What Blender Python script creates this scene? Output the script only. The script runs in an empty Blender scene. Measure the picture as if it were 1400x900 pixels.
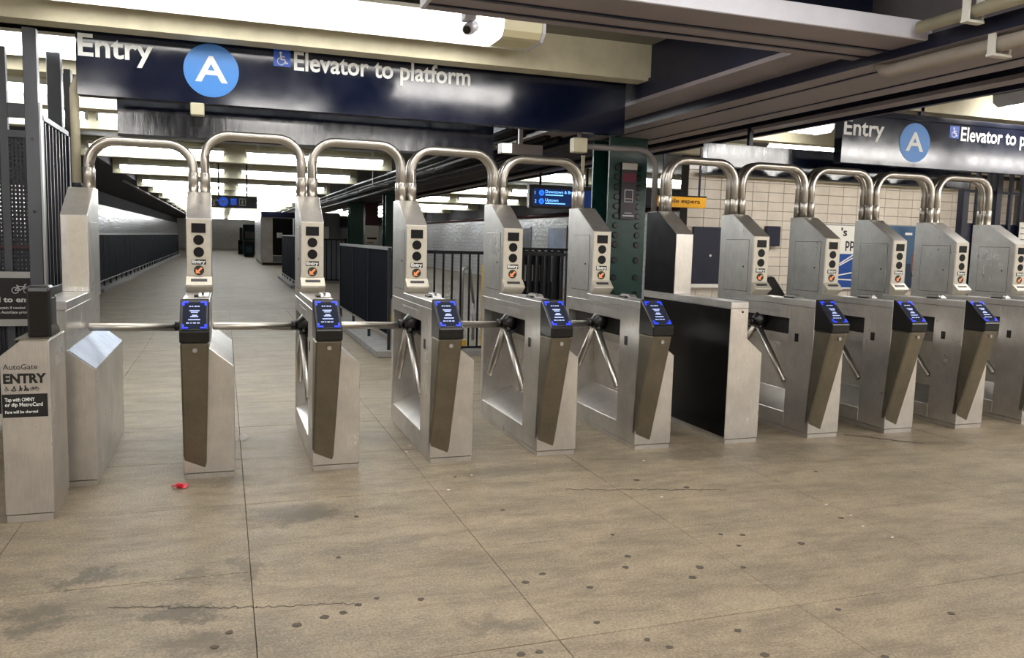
import bpy, bmesh, math, random
from mathutils import Vector, Matrix
random.seed(7)
S = bpy.context.scene
COL = S.collection

# ------------------------------------------------------------------ camera
FPX = 1124.384                      # focal length in pixels of the 1400 px wide frame
CAM = Vector((0.23974, -5.14896, 1.46340)); YAW, PIT, ROL = 0.3379, 0.1059, 0.0259
F_ = Vector((math.sin(YAW)*math.cos(PIT), math.cos(YAW)*math.cos(PIT), -math.sin(PIT)))
R_ = F_.cross(Vector((0, 0, 1))).normalized(); U_ = R_.cross(F_)
R2 = R_*math.cos(ROL) + U_*math.sin(ROL); U2 = -R_*math.sin(ROL) + U_*math.cos(ROL)
cd = bpy.data.cameras.new('camera'); co = bpy.data.objects.new('camera', cd); COL.objects.link(co)
M = Matrix((R2, U2, -F_)).transposed().to_4x4(); M.translation = CAM; co.matrix_world = M
cd.sensor_fit = 'HORIZONTAL'; cd.sensor_width = 36; cd.lens = 36*FPX/1400; cd.clip_end = 400; cd.clip_start = 0.05
S.camera = co
# ------------------------------------------------------------------ world and exposure
w = bpy.data.worlds.new('world'); S.world = w; w.use_nodes = True
w.node_tree.nodes['Background'].inputs[0].default_value = (0.9, 0.95, 1, 1)
w.node_tree.nodes['Background'].inputs[1].default_value = 0.05
vs = S.view_settings
vs.view_transform = 'Standard'; vs.look = 'None'; vs.gamma = 1; vs.use_curve_mapping = False
vs.exposure = 0.36
LIGHT_HALL = 10.0        # wide fixtures of the fare hall
LIGHT_ROW = 22.0        # strip lights of the corridor
HALL_COL = (1.0, 0.97, 0.925)
ROW_COL = (0.93, 0.97, 1.0)

# ------------------------------------------------------------------ materials
def lin(c):
    return tuple((x/12.92 if x <= 0.04045 else ((x+0.055)/1.055)**2.4) for x in [v/255 for v in c])
MATS = {}
def mat(name, rgb, rough=0.5, metal=0.0, noise=0.0, nscale=8.0, stretch=None, bump=0.0, rvar=0.0, emit=0.0, spec=0.5, coat=0.0):
    if name in MATS: return MATS[name]
    m = bpy.data.materials.new(name); m.use_nodes = True; nt = m.node_tree; N = nt.nodes; L = nt.links
    b = N['Principled BSDF']; c = lin(rgb)
    b.inputs['Base Color'].default_value = (*c, 1); b.inputs['Roughness'].default_value = rough
    b.inputs['Metallic'].default_value = metal
    b.inputs['Specular IOR Level'].default_value = spec
    b.inputs['Coat Weight'].default_value = coat
    if emit:
        b.inputs['Emission Color'].default_value = (*c, 1); b.inputs['Emission Strength'].default_value = emit
    if noise or bump or rvar:
        tc = N.new('ShaderNodeNewGeometry')
        mp = N.new('ShaderNodeMapping'); L.new(tc.outputs['Position'], mp.inputs['Vector'])
        if stretch: mp.inputs['Scale'].default_value = stretch
        nz = N.new('ShaderNodeTexNoise'); nz.inputs['Scale'].default_value = nscale; nz.inputs['Detail'].default_value = 6; nz.inputs['Roughness'].default_value = 0.6
        L.new(mp.outputs[0], nz.inputs['Vector'])
        if noise:
            cr = N.new('ShaderNodeValToRGB'); L.new(nz.outputs['Fac'], cr.inputs[0])
            cr.color_ramp.elements[0].position = 0.3; cr.color_ramp.elements[1].position = 0.7
            cr.color_ramp.elements[0].color = (*[max(0, x*(1-noise)) for x in c], 1)
            cr.color_ramp.elements[1].color = (*[min(1, x*(1+noise)) for x in c], 1)
            L.new(cr.outputs[0], b.inputs['Base Color'])
        if rvar:
            mr = N.new('ShaderNodeMapRange'); L.new(nz.outputs['Fac'], mr.inputs[0])
            mr.inputs[1].default_value = 0.3; mr.inputs[2].default_value = 0.7
            mr.inputs[3].default_value = max(0.03, rough-rvar); mr.inputs[4].default_value = min(1, rough+rvar)
            L.new(mr.outputs[0], b.inputs['Roughness'])
        if bump:
            bp = N.new('ShaderNodeBump'); bp.inputs['Strength'].default_value = bump; bp.inputs['Distance'].default_value = 0.01
            L.new(nz.outputs['Fac'], bp.inputs['Height']); L.new(bp.outputs[0], b.inputs['Normal'])
    MATS[name] = m
    return m

def steel_mat(name, rgb, rough, grain=(60, 60, 3), metal=0.86):
    m = bpy.data.materials.new(name); m.use_nodes = True; nt = m.node_tree; N = nt.nodes; L = nt.links
    b = N['Principled BSDF']; c = lin(rgb); b.inputs['Metallic'].default_value = metal
    g = N.new('ShaderNodeNewGeometry')
    big = N.new('ShaderNodeTexNoise'); big.inputs['Scale'].default_value = 3.2; big.inputs['Detail'].default_value = 7; big.inputs['Roughness'].default_value = 0.65
    L.new(g.outputs['Position'], big.inputs['Vector'])
    mp = N.new('ShaderNodeMapping'); mp.inputs['Scale'].default_value = grain; L.new(g.outputs['Position'], mp.inputs['Vector'])
    fine = N.new('ShaderNodeTexNoise'); fine.inputs['Scale'].default_value = 3; fine.inputs['Detail'].default_value = 4
    L.new(mp.outputs[0], fine.inputs['Vector'])
    mx = N.new('ShaderNodeMath'); mx.operation = 'MULTIPLY_ADD'; L.new(big.outputs['Fac'], mx.inputs[0]); mx.inputs[1].default_value = 0.75
    f2 = N.new('ShaderNodeMath'); f2.operation = 'MULTIPLY'; L.new(fine.outputs['Fac'], f2.inputs[0]); f2.inputs[1].default_value = 0.25
    L.new(f2.outputs[0], mx.inputs[2])
    cr = N.new('ShaderNodeValToRGB'); L.new(mx.outputs[0], cr.inputs[0])
    cr.color_ramp.elements[0].position = 0.32; cr.color_ramp.elements[1].position = 0.66
    cr.color_ramp.elements[0].color = (*[x*0.74 for x in c], 1); cr.color_ramp.elements[1].color = (*[min(1, x*1.12) for x in c], 1)
    L.new(cr.outputs[0], b.inputs['Base Color'])
    mr = N.new('ShaderNodeMapRange'); L.new(mx.outputs[0], mr.inputs[0]); mr.inputs[1].default_value = 0.3; mr.inputs[2].default_value = 0.7
    mr.inputs[3].default_value = rough+0.07; mr.inputs[4].default_value = rough-0.04
    L.new(mr.outputs[0], b.inputs['Roughness'])
    bp = N.new('ShaderNodeBump'); bp.inputs['Strength'].default_value = 0.02; bp.inputs['Distance'].default_value = 0.002
    L.new(fine.outputs['Fac'], bp.inputs['Height']); L.new(bp.outputs[0], b.inputs['Normal'])
    MATS[name] = m
    return m

STEEL = steel_mat('brushed_steel', (214, 211, 207), 0.29)
STEEL_LID = steel_mat('scratched_steel_lid', (206, 204, 202), 0.36, (3, 60, 60))
STEEL_D = steel_mat('floor_reflection_steel', (132, 125, 110), 0.42)  # floor reflection of the slanted reader column put into a darker olive base
PIPE = mat('steel_pipe', (196, 191, 183), 0.30, 0.95, 0.08, 5)
FACE = mat('console_face_metal', (198, 192, 178), 0.4, 0.4, 0.06, 30)
BLACK = mat('black_plastic', (8, 8, 10), 0.3, 0, 0.1, 20)
GLOSSB = mat('gloss_black_panel', (7, 7, 9), 0.22, 0, 0, 8, None, 0.0, 0.05, 0, 0.25)
DARKIN = mat('dark_recess_lining', (46, 44, 42), 0.45, 0.5, 0.25, 12)
BEZEL = mat('dark_grey_bezel', (48, 50, 56), 0.4)
SCREEN = mat('screen_glass', (34, 38, 52), 0.12, 0, 0, 1, emit=0.3)
BLUE_L = mat('blue_led', (30, 56, 255), 0.4, emit=1.1)
WHITE_L = mat('screen_white_text', (170, 185, 235), 0.4, emit=0.3)
SIGN = mat('sign_navy_enamel', (13, 20, 42), 0.12, 0, 0.12, 5, (1, 1, 1), 0.02, 0.04, 0, .8)
SIGNB = mat('panel_navy_enamel', (15, 22, 44), 0.13, 0, 0.15, 6, (3, 1, .6), 0.10, 0.05, 0, 1.0)
SWHITE = mat('sign_white', (225, 228, 226), 0.5)
SBLUE = mat('sign_blue', (60, 128, 205), 0.35)
SBLUE2 = mat('access_blue', (28, 82, 190), 0.4)
PRINTK = mat('print_black', (14, 14, 15), 0.5)
LED_OFF = mat('unlit_lens', (7, 7, 12), 0.35, spec=.25)
GREEN_D = mat('arrow_disc_green', (28, 44, 34), 0.35)
ORANGE_L = mat('arrow_amber', (236, 138, 92), 0.5, emit=0.3)
CREAM = mat('cream_paint', (196, 190, 164), 0.6, 0, 0.12, 6, None, 0.1)
CEILM = mat('ceiling_plaster', (118, 115, 106), 0.85, 0, 0.18, 2.5, None, 0.15)
SOFFIT = mat('dark_soffit', (58, 56, 58), 0.8, 0, 0.2, 3, None, 0.15)
NAVY = mat('navy_steel_paint', (18, 22, 46), 0.36, 0, 0.25, 4, None, 0.08, 0.08)
GIRD = mat('grey_steel_paint', (140, 132, 136), 0.45, 0, 0.18, 3, (1, 1, 1), 0.06, 0.08)
LIP = mat('pale_grey_paint', (205, 205, 216), 0.5, 0, 0.06, 6)
GREEN = mat('column_green_paint', (20, 66, 60), 0.32, 0, 0.15, 6, None, 0.06, 0.06)
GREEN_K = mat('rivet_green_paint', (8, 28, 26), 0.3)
MAROON = mat('maroon_paint', (70, 24, 34), 0.45)
FENCE = mat('fence_navy_paint', (7, 12, 24), 0.8, 0, 0.1, 5, (1, 1, 6), spec=.03)
BAR = mat('bar_black_paint', (16, 17, 24), 0.45, spec=.3)
RAILM = mat('rail_steel', (168, 168, 168), 0.4, 0.8)
GATEM = mat('gate_grey_paint', (80, 83, 90), 0.42, 0.2, 0.15, 5, (1, 1, .3))
GATED = mat('gate_dark_paint', (24, 27, 38), 0.42, 0.1, 0.15, 5)
KERB = mat('kerb_concrete', (150, 148, 146), 0.8, 0, 0.15, 5)
YELLOW = mat('safety_yellow', (226, 182, 44), 0.5)
ORANGE = mat('sign_amber', (236, 172, 44), 0.45, 0, 0, 1)
PAPER = mat('paper_white', (232, 230, 222), 0.7)
GREYP = mat('grey_plastic', (120, 122, 128), 0.45)
REDW = mat('red_wrapper', (214, 40, 60), 0.35)
GUM = mat('gum_dark', (84, 76, 66), 0.8, 0, 0.2, 40)
TEAL = mat('machine_teal', (22, 54, 58), 0.4, 0.1, 0.2, 4)
DIG = mat('digital_panel', (8, 40, 96), 0.2, emit=0.5)
DIGW = mat('digital_text', (120, 190, 255), 0.4, emit=1.3)
DIGB = mat('digital_bullet', (30, 110, 255), 0.4, emit=1.3)
HOUSE = mat('fixture_white', (215, 214, 206), 0.5)

def lamp_mat(name, rgb, strength):
    m = bpy.data.materials.new(name); m.use_nodes = True
    b = m.node_tree.nodes['Principled BSDF']
    b.inputs['Base Color'].default_value = (0.8, 0.8, 0.78, 1)
    b.inputs['Emission Color'].default_value = (*rgb, 1); b.inputs['Emission Strength'].default_value = strength
    return m
LENS = lamp_mat('lit_lens', HALL_COL, LIGHT_HALL)
TUBE = lamp_mat('lit_tube', ROW_COL, LIGHT_ROW)
LENS_G = lamp_mat('lit_lens_above_gates', HALL_COL, LIGHT_HALL*0.72)
LENS_R = lamp_mat('lit_lens_right_hall', HALL_COL, LIGHT_HALL*1.6)
LENS_END = mat('lens_end_prismatic', (214, 206, 168), 0.35)

def floor_mat():
    m = bpy.data.materials.new('worn_concrete'); m.use_nodes = True; nt = m.node_tree; N = nt.nodes; L = nt.links
    b = N['Principled BSDF']; g = N.new('ShaderNodeNewGeometry'); P = g.outputs['Position']
    def noise(scale, detail=6, rough=0.6, stretch=None):
        n = N.new('ShaderNodeTexNoise'); n.inputs['Scale'].default_value = scale; n.inputs['Detail'].default_value = detail; n.inputs['Roughness'].default_value = rough
        if stretch:
            mp = N.new('ShaderNodeMapping'); mp.inputs['Scale'].default_value = stretch; L.new(P, mp.inputs['Vector']); L.new(mp.outputs[0], n.inputs['Vector'])
        else: L.new(P, n.inputs['Vector'])
        return n
    def ramp(src, stops):
        r = N.new('ShaderNodeValToRGB'); L.new(src, r.inputs[0]); e = r.color_ramp.elements
        while len(e) < len(stops): e.new(0.5)
        for k, (p, c) in enumerate(stops):
            e[k].position = p; e[k].color = (*c, 1)
        return r
    def mixc(fac, a, c, mode='MIX'):
        x = N.new('ShaderNodeMix'); x.data_type = 'RGBA'; x.blend_type = mode
        if isinstance(fac, float): x.inputs[0].default_value = fac
        else: L.new(fac, x.inputs[0])
        if isinstance(a, tuple): x.inputs[6].default_value = (*a, 1)
        else: L.new(a, x.inputs[6])
        if isinstance(c, tuple): x.inputs[7].default_value = (*c, 1)
        else: L.new(c, x.inputs[7])
        return x.outputs[2]
    n1 = noise(0.9, 9, 0.66, (1, 2.4, 1)); n2 = noise(7, 8, 0.7); n3 = noise(90, 3, 0.6); n4 = noise(2.0, 10, 0.78, (1, 3.2, 1))
    base = ramp(n1.outputs['Fac'], [(0.3, lin((114, 102, 84))), (0.5, lin((146, 131, 109))), (0.7, lin((168, 151, 126)))])
    col = mixc(0.35, base.outputs[0], ramp(n2.outputs['Fac'], [(0.34, lin((86, 76, 62))), (0.64, lin((186, 168, 140)))]).outputs[0])
    col = mixc(0.32, col, ramp(n3.outputs['Fac'], [(0.36, lin((74, 66, 56))), (0.68, lin((200, 186, 162)))]).outputs[0])
    # grime streaks
    gr = ramp(n4.outputs['Fac'], [(0.46, (0, 0, 0)), (0.64, (1, 1, 1))])
    gm = N.new('ShaderNodeMath'); gm.operation = 'MULTIPLY'; L.new(gr.outputs[0], gm.inputs[0]); gm.inputs[1].default_value = 0.6
    col = mixc(gm.outputs[0], col, lin((94, 85, 71)))
    # spilled stains with shapes of their own
    nd = noise(6.5, 8, 0.8)
    sub = N.new('ShaderNodeVectorMath'); sub.operation = 'SUBTRACT'; L.new(nd.outputs['Color'], sub.inputs[0]); sub.inputs[1].default_value = (0.5, 0.5, 0.5)
    sc = N.new('ShaderNodeVectorMath'); sc.operation = 'SCALE'; L.new(sub.outputs[0], sc.inputs[0]); sc.inputs['Scale'].default_value = 0.75
    ad = N.new('ShaderNodeVectorMath'); ad.operation = 'ADD'; L.new(P, ad.inputs[0]); L.new(sc.outputs[0], ad.inputs[1])
    tot = None
    for (x, y, rx, ry, s) in [(-.30, -1.40, .17, .075, .8), (-.47, -1.74, .13, .13, .7), (.07, -1.88, .17, .07, .8), (.60, -.80, .28, .16, .7), (.33, -1.50, .07, .16, .55),
                              (.18, -2.15, .2, .09, .5), (1.22, -2.3, .18, .07, .45), (3.6, -.22, .9, .16, .45), (.33, -.1, .2, .12, .5), (2.0, -.28, .5, .12, .4), (1.9, .9, .3, .9, .4), (.05, -1.55, .25, .035, .5)]:
        v = N.new('ShaderNodeVectorMath'); v.operation = 'SUBTRACT'; L.new(ad.outputs[0], v.inputs[0]); v.inputs[1].default_value = (x, y, 0)
        d = N.new('ShaderNodeVectorMath'); d.operation = 'MULTIPLY'; L.new(v.outputs[0], d.inputs[0]); d.inputs[1].default_value = (1/rx, 1/ry, 0)
        ln = N.new('ShaderNodeVectorMath'); ln.operation = 'LENGTH'; L.new(d.outputs[0], ln.inputs[0])
        mr = N.new('ShaderNodeMapRange'); L.new(ln.outputs['Value'], mr.inputs[0]); mr.inputs[1].default_value = 0.55; mr.inputs[2].default_value = 1.25; mr.inputs[3].default_value = s; mr.inputs[4].default_value = 0
        if tot is None: tot = mr.outputs[0]
        else:
            mx = N.new('ShaderNodeMath'); mx.operation = 'MAXIMUM'; L.new(tot, mx.inputs[0]); L.new(mr.outputs[0], mx.inputs[1]); tot = mx.outputs[0]
    col = mixc(tot, col, lin((84, 78, 66)))
    L.new(col, b.inputs['Base Color'])
    rr = N.new('ShaderNodeMapRange'); L.new(n2.outputs['Fac'], rr.inputs[0]); rr.inputs[3].default_value = 0.38; rr.inputs[4].default_value = 0.75
    L.new(rr.outputs[0], b.inputs['Roughness'])
    ba = N.new('ShaderNodeMath'); ba.operation = 'ADD'; L.new(n3.outputs['Fac'], ba.inputs[0]); L.new(n2.outputs['Fac'], ba.inputs[1])
    bp = N.new('ShaderNodeBump'); bp.inputs['Strength'].default_value = 0.22; bp.inputs['Distance'].default_value = 0.006
    L.new(ba.outputs[0], bp.inputs['Height']); L.new(bp.outputs[0], b.inputs['Normal'])
    return m
FLOORM = floor_mat()
JOINT = mat('joint_dirt', (84, 75, 64), 0.9, 0, 0.2, 10)

def tile_mat(name, rgb, axis, sx=0.305, sz=0.152, rough=0.12):
    """glazed wall tile: courses drawn by a brick texture for walls too far away to pick tiles apart"""
    m = bpy.data.materials.new(name); m.use_nodes = True; nt = m.node_tree; N = nt.nodes; L = nt.links
    b = N['Principled BSDF']; g = N.new('ShaderNodeNewGeometry'); sp = N.new('ShaderNodeSeparateXYZ'); L.new(g.outputs['Position'], sp.inputs[0])
    cb = N.new('ShaderNodeCombineXYZ'); L.new(sp.outputs[axis], cb.inputs[0]); L.new(sp.outputs[2], cb.inputs[1])
    br = N.new('ShaderNodeTexBrick'); L.new(cb.outputs[0], br.inputs['Vector']); c = lin(rgb)
    br.inputs['Scale'].default_value = 1; br.inputs['Brick Width'].default_value = sx; br.inputs['Row Height'].default_value = sz; br.inputs['Mortar Size'].default_value = 0.005
    br.inputs['Color1'].default_value = (*c, 1); br.inputs['Color2'].default_value = (*[x*0.9 for x in c], 1); br.inputs['Mortar'].default_value = (*[x*0.45 for x in c], 1)
    L.new(br.outputs['Color'], b.inputs['Base Color']); b.inputs['Roughness'].default_value = rough
    nz = N.new('ShaderNodeTexNoise'); nz.inputs['Scale'].default_value = 8; L.new(g.outputs['Position'], nz.inputs['Vector'])
    bp = N.new('ShaderNodeBump'); bp.inputs['Strength'].default_value = 0.6; bp.inputs['Distance'].default_value = 0.03
    L.new(nz.outputs['Fac'], bp.inputs['Height']); L.new(bp.outputs[0], b.inputs['Normal'])
    return m
TILE_Y = tile_mat('glazed_tile_sidewall', (228, 229, 232), 1, rough=.2)
TILE_X = tile_mat('glazed_tile_crosswall', (204, 196, 184), 0)
TILE1 = mat('glazed_tile', (210, 200, 186), 0.14, 0, 0.08, 4, None, 0.2, 0.05)
GROUT = mat('tile_grout', (100, 94, 88), 0.9)

# ------------------------------------------------------------------ mesh helpers
class MB:
    def __init__(s): s.v = []; s.f = []; s.sm = []
    def poly(s, pts, smooth=False):
        n = len(s.v); s.v += [tuple(p) for p in pts]; s.f.append(tuple(range(n, n+len(pts)))); s.sm.append(smooth); return s
    def hexa(s, p):          # 8 points: bottom 4 ccw, top 4 ccw
        n = len(s.v); s.v += [tuple(q) for q in p]
        for f in ((3, 2, 1, 0), (4, 5, 6, 7), (0, 1, 5, 4), (1, 2, 6, 5), (2, 3, 7, 6), (3, 0, 4, 7)):
            s.f.append(tuple(n+i for i in f)); s.sm.append(False)
        return s
    def box(s, x0, x1, y0, y1, z0, z1):
        return s.hexa([(x0, y0, z0), (x1, y0, z0), (x1, y1, z0), (x0, y1, z0), (x0, y0, z1), (x1, y0, z1), (x1, y1, z1), (x0, y1, z1)])
    def prism(s, pts, a0, a1, axis='y'):      # 2D polygon extruded along an axis
        def P(u, v, a):
            return {'y': (u, a, v), 'x': (a, u, v), 'z': (u, v, a)}[axis]
        n = len(s.v); k = len(pts)
        s.v += [P(u, v, a0) for u, v in pts] + [P(u, v, a1) for u, v in pts]
        s.f.append(tuple(range(n, n+k))); s.f.append(tuple(range(n+2*k-1, n+k-1, -1))); s.sm += [False, False]
        for i in range(k):
            j = (i+1) % k; s.f.append((n+j, n+i, n+k+i, n+k+j)); s.sm.append(False)
        return s
    def tube(s, path, r, seg=12, cap=True):
        path = [Vector(p) for p in path]; n0 = len(s.v); rings = []
        prev = None
        for i, p in enumerate(path):
            if i == 0: d = path[1]-p
            elif i == len(path)-1: d = p-path[i-1]
            else: d = (path[i+1]-p).normalized()+(p-path[i-1]).normalized()
            d.normalize()
            if prev is None:
                a = d.orthogonal().normalized()
            else:
                a = (prev-d*prev.dot(d)).normalized()
            prev = a; b = d.cross(a); rr = r[i] if isinstance(r, (list, tuple)) else r
            rings.append(len(s.v))
            for k in range(seg):
                t = 2*math.pi*k/seg; s.v.append(tuple(p+a*rr*math.cos(t)+b*rr*math.sin(t)))
        for i in range(len(rings)-1):
            for k in range(seg):
                k2 = (k+1) % seg
                s.f.append((rings[i]+k, rings[i]+k2, rings[i+1]+k2, rings[i+1]+k)); s.sm.append(True)
        if cap:
            s.f.append(tuple(rings[0]+k for k in reversed(range(seg)))); s.f.append(tuple(rings[-1]+k for k in range(seg))); s.sm += [False, False]
        return s
    def disc(s, c, u, v, r, h, seg=20, rv=None):   # short cylinder, axis u x v
        c, u, v = Vector(c), Vector(u).normalized(), Vector(v).normalized(); n = u.cross(v); rv = rv or r
        k0 = len(s.v)
        for off in (0, h):
            for k in range(seg):
                t = 2*math.pi*k/seg; s.v.append(tuple(c+n*off+u*r*math.cos(t)+v*rv*math.sin(t)))
        s.f.append(tuple(k0+k for k in reversed(range(seg)))); s.f.append(tuple(k0+seg+k for k in range(seg))); s.sm += [False, False]
        for k in range(seg):
            k2 = (k+1) % seg; s.f.append((k0+k, k0+k2, k0+seg+k2, k0+seg+k)); s.sm.append(True)
        return s
    def mesh(s, name, m, bevel=0.0):
        me = bpy.data.meshes.new(name); me.from_pydata(s.v, [], s.f)
        me.polygons.foreach_set('use_smooth', s.sm)
        bm = bmesh.new(); bm.from_mesh(me)
        bmesh.ops.recalc_face_normals(bm, faces=bm.faces)
        if bevel:
            es = [e for e in bm.edges if len(e.link_faces) == 2 and e.calc_face_angle(0) > 0.6]
            if es: bmesh.ops.bevel(bm, geom=es, offset=bevel, segments=1, affect='EDGES', clamp_overlap=True)
        bm.to_mesh(me); bm.free()
        me.materials.append(m); return me
    def build(s, name, m, parent=None, loc=None, bevel=0.0, kind=None):
        o = bpy.data.objects.new(name, s.mesh(name, m, bevel)); COL.objects.link(o)
        if parent: o.parent = parent
        if loc: o.location = loc
        if kind: o['kind'] = kind
        return o
def thing(name, label, cat, loc=(0, 0, 0), group=None, rz=0):
    o = bpy.data.objects.new(name, None); o.empty_display_size = 0.1; COL.objects.link(o); o.location = loc; o.rotation_euler.z = rz
    return tag(o, label, cat, group)
def tag(o, label, cat, group=None):
    o['label'] = label; o['category'] = cat
    if group: o['group'] = group
    return o
def struct(o): o['kind'] = 'structure'; return o
def part(o, me, name=None, parent=None, loc=None):
    c = bpy.data.objects.new(name or me.name, me); COL.objects.link(c); c.parent = parent
    if loc: c.location = loc
    return c
def copy_tree(o, parent=None):
    c = o.copy(); COL.objects.link(c); c.parent = parent
    for ch in list(o.children): copy_tree(ch, c)
    return c
def arc(cx, cz, r, a0, a1, n=8):
    return [(cx+r*math.cos(a0+(a1-a0)*i/n), cz+r*math.sin(a0+(a1-a0)*i/n)) for i in range(n+1)]

class Decal:
    """flat marks on a plane: 2D shapes (u, v) mapped with origin + u*U + v*V, thickened along N"""
    def __init__(s, O, U, V, t=0.002):
        s.O, s.U, s.V = Vector(O), Vector(U).normalized(), Vector(V).normalized(); s.N = s.U.cross(s.V); s.t = t; s.m = MB()
    def P(s, u, v, k=0): return s.O+s.U*u+s.V*v+s.N*(s.t*k)
    def poly(s, pts):
        n = len(s.m.v); k = len(pts)
        s.m.v += [tuple(s.P(u, v, 0)) for u, v in pts]+[tuple(s.P(u, v, 1)) for u, v in pts]
        s.m.f.append(tuple(range(n+k-1, n-1, -1))); s.m.f.append(tuple(range(n+k, n+2*k))); s.m.sm += [False, False]
        for i in range(k):
            j = (i+1) % k; s.m.f.append((n+i, n+j, n+k+j, n+k+i)); s.m.sm.append(False)
        return s
    def rect(s, u0, u1, v0, v1): return s.poly([(u0, v0), (u1, v0), (u1, v1), (u0, v1)])
    def circle(s, u, v, r, n=28): return s.poly([(u+r*math.cos(2*math.pi*i/n), v+r*math.sin(2*math.pi*i/n)) for i in range(n)])
    def stroke(s, pts, wd):
        for (a, b) in zip(pts[:-1], pts[1:]):
            dx, dy = b[0]-a[0], b[1]-a[1]; l = math.hypot(dx, dy) or 1; nx, ny = -dy/l*wd/2, dx/l*wd/2; ex, ey = dx/l*wd*.25, dy/l*wd*.25
            s.poly([(a[0]-nx-ex, a[1]-ny-ey), (b[0]-nx+ex, b[1]-ny+ey), (b[0]+nx+ex, b[1]+ny+ey), (a[0]+nx-ex, a[1]+ny-ey)])
        return s
    def ring(s, u, v, r, wd, a0=0, a1=2*math.pi, n=16):
        return s.stroke(arc(u, v, r, a0, a1, n), wd)
    def build(s, name, m, parent=None, **k): return s.m.build(name, m, parent, **k)

_fc = {}
def glyphs(body, bold):
    key = (body, bold)
    if key not in _fc:
        cu = bpy.data.curves.new('lettering', 'FONT'); cu.body = body; cu.size = 1; cu.offset = bold; cu.resolution_u = 3; cu.fill_mode = 'FRONT'
        ob = bpy.data.objects.new('lettering', cu); COL.objects.link(ob)
        dg = bpy.context.evaluated_depsgraph_get(); dg.update()
        me = bpy.data.meshes.new_from_object(ob.evaluated_get(dg))
        v = [tuple(q.co) for q in me.vertices]; f = [tuple(p.vertices) for p in me.polygons]
        bpy.data.objects.remove(ob); bpy.data.curves.remove(cu); bpy.data.meshes.remove(me)
        _fc[key] = (v, f)
    return _fc[key]
CAPH = None
def text(body, O, U, V, width, cap, m, parent, bold=0.02, off=0.003, name='lettering'):
    """lettering mesh fitted to a width (metres) and capital height; O is the left end of the baseline"""
    global CAPH
    if CAPH is None:
        CAPH = max(p[1] for p in glyphs('E', 0)[0])
    v, f = glyphs(body, bold); O, U, V = Vector(O), Vector(U).normalized(), Vector(V).normalized(); N = U.cross(V)
    x0 = min(p[0] for p in v); x1 = max(p[0] for p in v)
    sx = width/(x1-x0) if width else cap/CAPH; sy = cap/CAPH
    me = bpy.data.meshes.new(name); me.from_pydata([tuple(O+U*((p[0]-x0)*sx)+V*(p[1]*sy)+N*off) for p in v], [], f); me.materials.append(m)
    o = bpy.data.objects.new(name, me); COL.objects.link(o); o.parent = parent
    return o
def wheelchair(d, u, v, h):
    k = h/10.0; q = lambda a, b: (u+a*k, v+b*k)
    d.circle(*q(4.3, 8.7), 0.95*k, 14)
    d.stroke([q(4.3, 7.4), q(4.6, 4.2), q(7.0, 4.2), q(8.0, 1.6), q(9.0, 1.9)], 0.95*k)
    d.stroke([q(4.5, 6.1), q(7.0, 6.1)], 0.8*k)
    d.ring(*q(4.6, 2.9), 2.5*k, 0.8*k, math.radians(115), math.radians(345), 12)
def bicycle(d, u, v, h):
    k = h/6.0; q = lambda a, b: (u+a*k, v+b*k)
    d.ring(*q(2, 2), 1.7*k, .5*k); d.ring(*q(8, 2), 1.7*k, .5*k)
    d.stroke([q(2, 2), q(4.6, 2), q(7, 4.3), q(3.4, 4.3), q(4.6, 2)], .5*k); d.stroke([q(2, 2), q(3.4, 4.6), q(2.8, 5)], .5*k); d.stroke([q(8, 2), q(6.8, 5.2), q(7.8, 5.6)], .5*k)

# ================================================================== SETTING
# ---- floor: slabs near, one dirt bed underneath that carries on into the distance
SX, SY, OX, OY = 1.063, 0.955, 0.335, -0.56
fl = struct(MB().box(-4.2, 14.6, -9.2, 90, -0.30, -0.012).build('floor', JOINT))
slab_me = MB().box(0.0014, SX-0.0014, 0.0024, SY-0.0024, -0.2, 0).mesh('slab', FLOORM, 0.0012)
NX0, NX1, NY0, NY1 = -5, 10, -4, 13
for i in range(NX0, NX1):
    for j in range(NY0, NY1):
        part(fl, slab_me, 'slab', fl, (OX+i*SX, OY+j*SY, random.uniform(-0.0015, 0)))
ox0, ox1, oy0, oy1 = OX+NX0*SX, OX+NX1*SX, OY+NY0*SY, OY+NY1*SY
FAR = FLOORM.copy(); FAR.name = 'worn_concrete_far'
m = MB().box(-4.2, 14.6, oy1+.005, 90, -0.2, 0).box(-4.2, 14.6, -9.2, oy0-.005, -0.2, 0).box(-4.2, ox0-.005, oy0, oy1, -0.2, 0).box(ox1+.005, 14.6, oy0, oy1, -0.2, 0)
m.build('slab', FAR, fl)
# cracks in the slabs: thin open joints filled with dirt
def crack(pts, wd=0.0035):
    d = Decal((0, 0, 0.0006), (1, 0, 0), (0, 1, 0), 0.0006); d.stroke(pts, wd); return d.build('crack', JOINT, fl)
def jag(a, b, n=14, amp=0.013):
    n *= 3
    return [(a[0]+(b[0]-a[0])*i/n+random.uniform(-amp, amp)*(0 < i < n), a[1]+(b[1]-a[1])*i/n+random.uniform(-amp, amp)*(0 < i < n)) for i in range(n+1)]
crack(jag((-.2, -1.73), (.33, -1.88))); crack(jag((.33, -1.88), (.72, -1.955), 10)); crack(jag((2.15, -.75), (3.1, -1.0), 16), .005); crack(jag((4.9, .05), (5.3, -.35), 10), .012)

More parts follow.
